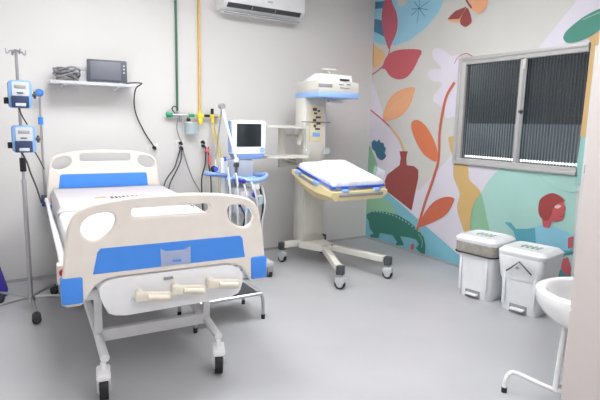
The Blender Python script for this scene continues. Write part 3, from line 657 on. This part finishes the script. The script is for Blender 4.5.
# ------------------------------------------------------------------ ventilator cart
vc = thing('ventilator_cart','white ventilator cart with blue rails behind the bed','medical cart',(-2.17,-.72,0))
b = MB(); b.box((-.235,-.26,.10),(.265,.26,.15),.012); b.build('base','lightgrey',vc)
for sx in (-1,1):
    for sy in (-1,1): 
        c = caster(vc, sx*.22+.015, sy*.235, .04, R(20*sx*sy), .12, 'grey', .03)
        if sx > 0 and sy < 0: pass
b = MB(); b.box((-.06,-.05,.14),(.06,.06,.92),.012); b.build('column','lightgrey',vc)
b = MB(); b.box((-.15,-.13,.915),(.16,.14,.95),.012); b.build('tray','paleblue',vc)
b = MB(); b.tube([(-.14,-.05,.965),(-.22,-.10,.98),(-.30,-.12,.99),(-.335,-.08,.99),(-.31,-.02,.985),(-.14,.06,.965)],.020,n=10); b.build('handle','midblue',vc)
b = MB(); b.tube([(-.10,-.12,.955),(-.05,-.16,.945),(.05,-.19,.925),(.16,-.17,.93),(.25,-.11,.955),(.25,-.03,.96),(.15,.08,.945)],.022,n=10); b.build('handle','paleblue',vc)
b = MB(); b.box((-.09,-.10,.945),(.12,.09,1.11),.015); b.build('body','docclear',vc)
b = MB(); b.box((-.11,-.16,.62),(.10,.0,.86),.012); b.build('gas_module','lightgrey',vc)
b = MB(); b.box((-.05,-.175,.78),(.04,-.158,.825),.004); b.build('module_label','white',vc)
for x, z in ((-.085,.945),(.06,.80),(-.045,.935)): MB().cyl((x,-.20,z),(x+.03,-.20,z-.02),.018,n=12).build('port_cap','purple',vc)
b = MB(); b.box((-.20,-.08,.62),(-.16,-.04,1.13),.006); b.box((-.155,-.06,.62),(-.125,-.02,1.10),.006); b.build('flow_tubes','tube',vc)
b = MB(); b.cyl((-.255,-.05,1.03),(-.255,-.10,1.03),.022); b.cyl((-.16,-.07,1.10),(-.16,-.07,1.14),.014); b.build('valve_knobs','bluedeep',vc)
mn = thing('patient_monitor','white bedside monitor with black screen on ventilator cart','monitor',(-2.09,-.74,1.115),R(-3))
b = MB(); b.prism(rrect(-.168,.05,.162,.355,.012),'y',-.075,.03,.008); b.build('casing','white',mn)
MB().box((-.125,-.079,.115),(.118,-.073,.325),.003).build('screen','screen',mn)
b = MB(); b.cyl((.13,-.085,.085),(.13,-.07,.085),.024,n=24); b.build('dial','paleblue',mn)
b = MB(); b.prism([(-.16,.05),(-.13,.0),(.12,.0),(.155,.05)],'y',-.09,.05,.005); b.build('base','midblue',mn)
b = MB(); b.box((-.173,-.06,.06),(-.167,.02,.345),.002); b.build('side_panel','paleblue',mn)
MB().lathe([(0,.70),(.035,.70),(.038,.71),(.038,.77),(.02,.79),(0,.79)],(.15,-.17,0),n=18).build('water_chamber','clearblue',vc)
MB().box((.06,-.19,.84),(.14,-.15,.895),.005).build('flow_sensor','white',vc)
for x, z in ((.015,.70),(-.06,.70)): MB().cyl((x,-.158,z),(x,-.172,z),.016,n=14).build('gas_port','darkgrey',vc)
MB().box((-.04,-.175,.63),(.05,-.158,.66),.003).build('lower_label','pumpblue',vc)
# hinged circuit arm
ar = thing('support_arm','two white rods of the ventilator support arm meeting at top','support arm',(-2.36,-.80,0))
kn = Vector((0,0,1.585))
MB().cyl(kn,(.11,-.07,1.115),.0115).build('rod','white',ar)
MB().cyl(kn,(-.055,.02,1.12),.0075).build('rod','steel',ar)
MB().cyl((0,-.03,1.59),(0,.03,1.59),.024).build('elbow_knob','grey',ar)
b = MB(); b.cyl((.11,-.07,.955),(.11,-.07,1.10),.012); b.box((.09,-.09,1.05),(.13,-.05,1.09),.004); b.build('joint','darkgrey',ar)
MB().lathe([(.02,0),(.024,.02),(.014,.04),(0,.04)],(.11,-.07,1.095),n=16).build('end_cap','white',ar)
MB().cyl((-.055,.02,1.0),(-.055,.02,1.12),.012).build('clip','beigedark',ar)
MB().ball((-.07,.02,1.03),.03).build('clamp_ball','black',ar)
for i, (pts, m, lab) in enumerate((
    ([(-2.33,-.86,1.05),(-2.325,-.90,.85),(-2.33,-.91,.6),(-2.30,-.9,.4),(-2.24,-.85,.3)],'tube','white breathing tube, leftmost on the ventilator cart'),
    ([(-2.27,-.90,1.0),(-2.265,-.93,.9),(-2.27,-.94,.65),(-2.24,-.92,.45),(-2.18,-.9,.35)],'tube','white breathing tube, second from left on ventilator cart'),
    ([(-2.2,-.93,.9),(-2.19,-.97,.75),(-2.2,-.97,.55),(-2.12,-.95,.4)],'tube','white breathing tube in front of the cart module'),
    ([(-2.14,-.95,.92),(-2.11,-.99,.8),(-2.08,-.97,.6),(-2.1,-.93,.4)],'tube','white breathing tube in front of the round purple cap'),
    ([(-1.98,-.86,.86),(-1.97,-.9,.7),(-1.99,-.88,.5),(-1.95,-.82,.3)],'tube','white tube hanging under right blue cart rail'))):
    cord('breathing_tube', pts, .010, m, lab, 'tube', 'ventilator tubes')
cord('ventilator_cable',[(-2.01,-.85,.88),(-2.0,-.90,.75),(-1.99,-.89,.62),(-2.01,-.86,.45)],.010,'black','black cable hanging under right blue cart rail','cable')
cord('ventilator_cable',[(-2.25,-.93,.72),(-2.21,-.97,.62),(-2.22,-.96,.52),(-2.18,-.93,.4)],.007,'black','black cable looping in front of the cart column','cable')

# ------------------------------------------------------------------ infant warmer
iw = thing('infant_warmer','beige infant warmer with overhead heater and tilted yellow tray','infant warmer',(-1.22,-.55,0))
def IW(x, y, z): return (x+1.22, y+.55, z)
b = MB()
b.box(IW(-1.57,-.60,.155),IW(-1.2,-.52,.215),.01); b.box(IW(-1.22,-.50,.155),IW(-1.0,-.42,.215),.01)
b.prism([(-.20,-.08),(.12,-.08),(.09,-.36),(-.07,-.36)],'z',.15,.215,.008)
for a, c in (((-.03,-.31),(-.34,-.99)),((.05,-.31),(.24,-.94))):
    d = Vector((c[0]-a[0], c[1]-a[1])).normalized(); nrm = Vector((-d.y, d.x))*.032
    b.prism([(a[0]+nrm.x,a[1]+nrm.y),(c[0]+nrm.x,c[1]+nrm.y),(c[0]-nrm.x,c[1]-nrm.y),(a[0]-nrm.x,a[1]-nrm.y)],'z',.155,.215,.006)
b.build('base_frame','beige',iw)
for x, y, a in ((-1.58,-.56,25),(-1.56,-1.57,35),(-.97,-1.53,30),(-.985,-.43,10)):
    c = caster(iw, x+1.22, y+.55, .048, R(a), .21, 'lightgrey', .026, cap=True)
b = MB()
b.box(IW(-1.37,-.60,.20),IW(-1.095,-.42,1.74),.012)
b.build('column','beige',iw)
cp = MB().box(IW(-1.355,-.608,1.05),IW(-1.11,-.598,1.72),.004).build('column_front','beigedark',iw)
pn = MB().box(IW(-1.31,-.614,1.27),IW(-1.155,-.606,1.64),.004).build('control_panel','panelcream',iw)
b = MB()
for x, z, wd, hh in ((-1.25,1.60,.05,.03),(-1.20,1.585,.03,.02),(-1.24,1.56,.035,.02),(-1.205,1.52,.06,.02),(-1.25,1.49,.04,.025),(-1.20,1.455,.05,.02),(-1.245,1.43,.03,.03),(-1.21,1.40,.06,.018)):
    b.box(IW(x-wd/2,-.619,z-hh/2),IW(x+wd/2,-.612,z+hh/2),.002)
b.build('indicator_keys','darkgrey',pn)
MB().box(IW(-1.27,-.619,1.32),IW(-1.18,-.612,1.365),.002).build('blue_label','pumpblue',pn)
MB().cyl(IW(-1.42,-.63,1.47),IW(-1.06,-.63,1.47),.004).build('cross_rod','darkgrey',iw)
b = MB(); b.box(IW(-1.35,-.615,.28),IW(-1.115,-.60,.98),.004); b.build('lower_cover','beige',iw)
# heater head
hx0, hx1, hy0, hy1 = -1.37, -.875, -.86, -.42
b = MB(); b.box(IW(hx0,hy0,1.765),IW(hx1,hy1,1.88),.012); b.build('heater_housing','beige',iw)
MB().box(IW(hx0-.006,hy0-.006,1.715),IW(hx1+.006,hy1,1.768),.008).build('blue_band','paleblue',iw)
b = MB(); b.prism([(hy0+.55+.03,1.88),(hy1+.55-.02,1.88),(hy1+.55-.10,1.90),(hy0+.55+.16,1.955),(hy0+.55+.05,1.945)],'x',hx0+1.22+.05,hx1+1.22-.06,.01); b.build('top_hood','white',iw)
MB().box(IW(-1.10,hy0+.012,1.888),IW(-.99,hy0+.04,1.905),.002).build('vent_slot','darkgrey',iw)
MB().box(IW(-1.375,hy0-.004,1.81),IW(-1.21,hy0+.002,1.845),.002).build('name_plate','grey',iw)
b = MB()
for x, z, wd in ((-1.10,1.845,.05),(-1.01,1.85,.05),(-1.09,1.815,.05),(-1.03,1.812,.06)): b.box(IW(x-wd/2,hy0-.004,z-.006),IW(x+wd/2,hy0+.002,z+.006),.001)
b.build('front_marks','grey',iw)
b = MB(); b.cyl(IW(-1.14,-.70,1.92),IW(-1.14,-.70,2.0),.010); b.box(IW(-1.22,-.72,1.995),IW(-1.06,-.68,2.012),.004); b.build('top_handle','beige',iw)
MB().box(IW(-1.13,-.70,1.675),IW(-.95,-.66,1.70),.004).build('lamp_bar','lightgrey',iw)
# side shelves on a post
b = MB(); b.cyl(IW(-1.57,-.50,1.0),IW(-1.57,-.50,1.42),.04); b.cyl(IW(-1.57,-.50,1.04),IW(-1.36,-.50,1.04),.02); b.cyl(IW(-1.57,-.50,1.32),IW(-1.36,-.50,1.32),.02); b.build('shelf_post','beige',iw)
for z in (1.405,1.11):
    b = MB(); b.prism(rrect(-.66,-.21,-.17,.09,.04),'z',z,z+.018,.004); b.prism(rrect(-.66,-.21,-.17,.09,.04),'z',z+.016,z+.024); s_ = b.build('side_shelf','beige',iw)
    b = MB(); b.tube([(-.19,-.08,z-.005),(-.21,-.10,z-.04),(-.23,-.10,z-.12),(-.235,-.09,z-.16)] if z > 1.2 else [(-.3,0,z-.005),(-.28,0,z-.03),(-.2,.03,z-.05)],.022,n=10); b.build('shelf_bracket','beige',s_)
# tilted tray: u across, v from column (0) to foot (.68)
TX, TY, TZ, TA = -1.235, -.72, .99, R(12)
def TR(u, v, w): return (TX+u+1.22, TY-v*math.cos(TA)-w*math.sin(TA)*1+.55, TZ-v*math.sin(TA)+w*math.cos(TA))
def tbox(b, u0, u1, v0, v1, w0, w1, bev=.004):
    n0 = MB(); n0.box((u0,v0,w0),(u1,v1,w1),bev)
    for v in n0.bm.verts: v.co = TR(*v.co)
    me = bpy.data.meshes.new('t'); n0.bm.to_mesh(me); n0.bm.free(); b.bm.from_mesh(me); bpy.data.meshes.remove(me)
b = MB(); rings = []
NV = 12
for i in range(NV+1):
    v = -.02+.72*i/NV; t = i/NV
    dep = .07+.085*math.sin(math.pi*min(1,t*1.05))**.8 + .015*t
    hwid = .325
    rings.append([TR(-hwid,v,0),TR(-hwid-.004,v,-dep*.5),TR(-hwid+.05,v,-dep),TR(hwid-.05,v,-dep),TR(hwid+.004,v,-dep*.5),TR(hwid,v,0)])
b.loft(rings)
ty = b.build('tray','yellow',iw,30)
for s in (-1,1):
    b = MB(); tbox(b, s*.323-.008, s*.323+.008, .12, .40, -.03, .0, .002); b.build('grey_rail','grey',ty)
b = MB(); tbox(b, -.24, .27, .685, .71, -.045, -.02, .002); b.build('grey_rail','grey',ty)
for u, v in ((-.322,.10),(-.322,.43),(.322,.10),(.322,.43),(-.17,.692),(.20,.692)):
    b = MB(); tbox(b, u-.035 if abs(u)<.3 else u-.02, u+.035 if abs(u)<.3 else u+.02, v-.02 if abs(u)<.3 else v-.035, v+.012 if abs(u)<.3 else v+.035, -.012, .02, .006); b.build('latch','paleblue',ty)
b = MB(); tbox(b, -.28, .28, .05, .63, -.005, .02, .006); b.build('mattress_support','paleblue',ty)
b = MB(); b.cyl(IW(-1.22,-.98,.80),IW(-1.22,-.60,.88),.05); b.box(IW(-1.33,-.86,.80),IW(-1.11,-.60,.90),.02); b.build('tray_arm','beigedark',iw)
b = MB(); b.tube([IW(-1.44,-.66,.93),IW(-1.44,-.72,.87),IW(-1.36,-.74,.86),IW(-1.35,-.68,.92)],.006,sm=4); b.build('cable_hook','darkgrey',iw)
for u, v0, v1 in ((-.315,.47,.63),(.315,.47,.63)):
    b = MB(); tbox(b, u-.003, u+.003, v0, v1, .005, .17, .001); b.build('side_screen','clear',ty)
for u0, u1 in ((-.28,-.22),(-.14,-.05)):
    b = MB(); tbox(b, u0, u1, .684, .690, .005, .15, .001); b.build('end_screen','clear',ty)
for x in (-1.37,-1.12):
    b = MB(); b.lathe([(0,0),(.035,.01),(.045,.04),(.03,.075),(0,.08)],IW(x,-.66,1.13),n=16); b.cyl(IW(x,-.66,1.15),IW(x,-.60,1.15),.012); b.build('suction_cup','clear',iw)
# baby mattress
bmt = thing('baby_mattress','white baby mattress with blue piping on the warmer tray','mattress',(-1.22,-.55,0))
b = MB(); tbox(b, -.298, .298, .035, .665, .022, .085, .02); b.build('pad','linen',bmt)
b = MB(); 
for w_ in (.032,):
    b.tube([TR(-.30,.035,w_),TR(-.30,.667,w_),TR(.30,.667,w_),TR(.30,.035,w_)],.012,sm=0,closed=True)
b.build('piping','bluedeep',bmt)
bl = MB(); rows = []
for i in range(13):
    v = .03+.63*i/12; row = []
    for j in range(13):
        u = -.285+.57*j/12
        pk = .022*math.exp(-((v-.08)**2/.03+(u-.14)**2/.05))+.012*math.exp(-((v-.3)**2/.05+(u-.05)**2/.03))
        row.append(TR(u, v, .088+pk+.006*math.sin(u*31+v*17)*math.sin(v*23)))
    rows.append(row)
V = [p for r_ in rows for p in r_]
bl.faces(V, [(i*13+j, i*13+j+1, (i+1)*13+j+1, (i+1)*13+j) for i in range(12) for j in range(12)])
bs = bl.build('baby_sheet','linen'); bs.location = (-1.22,-.55,0)
bs.modifiers.new('s','SOLIDIFY').thickness = .008; md = bs.modifiers.new('b','SUBSURF'); md.levels = md.render_levels = 1
tag(bs,'rumpled white sheet on the baby mattress of the warmer','sheet')

# ------------------------------------------------------------------ step stool
st = thing('step_stool','chrome step stool with black ribbed mat beside the bed','step stool',(-2.735,-1.67,0),R(0))
b = MB(); b.box((-.235,-.15,.192),(.235,.15,.207),.004); b.build('tread_mat','mat_rubber',st)
b = MB(); b.tube([(-.25,-.165,.195),(.25,-.165,.195),(.25,.165,.195),(-.25,.165,.195)],.013,sm=0,closed=True); b.build('top_frame','chrome',st)
b = MB(); b.box((.225,-.155,.20),(.262,.155,.212),.003); b.build('edge_strip','grey',st)
for sx in (-1,1):
    for sy in (-1,1):
        l = MB().tube([(sx*.20,sy*.165,.195),(sx*.245,sy*.168,.188),(sx*.262,sy*.17,.15),(sx*.264,sy*.172,.08),(sx*.264,sy*.174,.02)],.012,sm=4,n=10).build('leg','chrome',st)
        MB().cyl((sx*.264,sy*.174,.0),(sx*.264,sy*.174,.035),.015,n=14).build('rubber_foot','black',l)

# ------------------------------------------------------------------ pedal bins
def sq(hx, hy, z, r=.05, n=4, cx=0, cy=0): return [(cx+a, cy+b_, z) for a, b_ in rrect(-hx,-hy,hx,hy,r,n)]
def pedal_bin(loc, rz, label, grey):
    t = thing('pedal_bin', label, 'bin', loc, rz, 'white pedal bins')
    b = MB(); b.loft([sq(.145,.145,.0),sq(.15,.15,.04),sq(.165,.168,.34),sq(.172,.176,.43)])
    bo = b.build('body','binwhite',t)
    # front (local -x): grey slab as painted shade in the pedal recess, pedal, ribs
    b = MB(); b.box((-.156,-.07,.0),(-.142,.07,.07),.004); b.build('pedal_recess','grey',bo)
    b = MB(); b.box((-.19,-.055,.028),(-.145,.055,.045),.006); b.build('pedal','binwhite',t)
    for y in (-.12,.12): MB().box((-.172,y-.012,.06),(-.158,y+.012,.40),.006).build('front_rib','binwhite',bo)
    if grey:
        b = MB(); b.loft([sq(.180,.184,.385),sq(.184,.188,.40),sq(.186,.19,.475),sq(.178,.182,.485)]); l = b.build('bag_liner','liner',t)
        b = MB(); b.tube([(x,y,.388) for x,y,_ in sq(.186,.19,0,.05,3)],.007,n=6,sm=0,closed=True); b.build('bag_hem','black',l)
        zl = .475
    else:
        b = MB(); b.loft([sq(.168,.171,.27),sq(.178,.182,.36),sq(.188,.192,.455),sq(.182,.186,.47)]); l = b.build('bag_liner','linerwhite',t)
        b = MB(); b.tube([(-.194,-.10,.345),(-.2,.0,.43),(-.196,.06,.37),(-.193,.10,.335)],.0055,sm=0,n=6); b.build('tie_string','darkgrey',t)
        b = MB(); b.cyl((-.196,.015,.375),(-.188,.015,.375),.011,n=16); b.build('round_mark','grey',t)
        zl = .455
    b = MB(); b.loft([sq(.182,.186,zl),sq(.19,.194,zl+.012),sq(.19,.194,zl+.035),sq(.165,.17,zl+.06),sq(.15,.155,zl+.064),sq(.145,.15,zl+.060)]); ld = b.build('lid','binwhite',t)
    b = MB()
    for k in range(3):
        for j in range(4): b.box((-.05+k*.04,-.075+j*.04,zl+.0585),(-.028+k*.04,-.05+j*.04+.01*(k%2),zl+.0615),.0008)
    b.build('lid_print','greenprint',ld)
    b = MB(); b.box((.165,-.10,zl-.04),(.20,.10,zl+.03),.01); b.build('hinge','binwhite',ld)
    return t
pedal_bin((-.53,-2.27,0),R(8),'white pedal bin with grey bag band under the lid',True)
pedal_bin((-.505,-2.685,0),R(10),'white pedal bin with dark chevron string on its front',False)

# ------------------------------------------------------------------ basin on a tubular stand
ba = thing('wash_basin','white oval wash basin on a white tubular stand','basin',(-1.41,-3.65,0))
pr = [(0,.365),(.09,.37),(.165,.395),(.225,.435),(.268,.48),(.288,.52),(.296,.555),(.292,.58),(.272,.590),(.25,.588),(.232,.575),(.21,.54),(.17,.49),(.10,.43),(0,.42)]
b = MB(); b.lathe(pr,(0,0,0),n=48,sx=1.0,sy=.95); b.build('bowl','ceramic',ba)
b = MB(); b.cyl((0,0,.42),(0,0,.427),.022); b.build('drain','chrome',ba)
b = MB(); b.cyl((-.22,.03,.06),(-.165,.04,.42),.015); b.build('leg','whitemetal',ba)
b = MB(); b.cyl((.16,-.02,.06),(.10,.0,.44),.015); b.build('leg','whitemetal',ba)
b = MB(); b.tube([(-.375,.225,.02),(-.372,.225,.07),(-.35,.222,.10),(-.31,.20,.105),(-.22,.03,.065),(-.12,-.16,.06)],.0125,sm=5,n=10); f = b.build('foot_rail','whitemetal',ba)
MB().cyl((-.375,.225,0),(-.375,.225,.03),.015).build('rubber_foot','black',f)
b = MB(); b.tube([(.285,.175,.02),(.285,.175,.075),(.255,.168,.105),(.23,.15,.10),(.18,-.02,.065),(.12,-.20,.06)],.0125,sm=5,n=10); f = b.build('foot_rail','whitemetal',ba)
MB().cyl((.285,.175,0),(.285,.175,.03),.015).build('rubber_foot','black',f)
b = MB(); b.cyl((-.22,.03,.085),(.16,-.02,.085),.010); b.build('stretcher','whitemetal',ba)

# ------------------------------------------------------------------ world, colour management
wd = bpy.data.worlds.new('world'); scene.world = wd; wd.use_nodes = True
wd.node_tree.nodes['Background'].inputs['Color'].default_value = (.02,.022,.03,1)
wd.node_tree.nodes['Background'].inputs['Strength'].default_value = 1
vs = scene.view_settings; scene.display_settings.display_device = 'sRGB'
vs.view_transform = 'Standard'; vs.look = 'None'; vs.gamma = 1; vs.use_curve_mapping = False
vs.exposure = 0.0
scene.cycles.max_bounces = 10; scene.cycles.diffuse_bounces = 5; scene.cycles.transparent_max_bounces = 12
scene.cycles.use_denoising = True
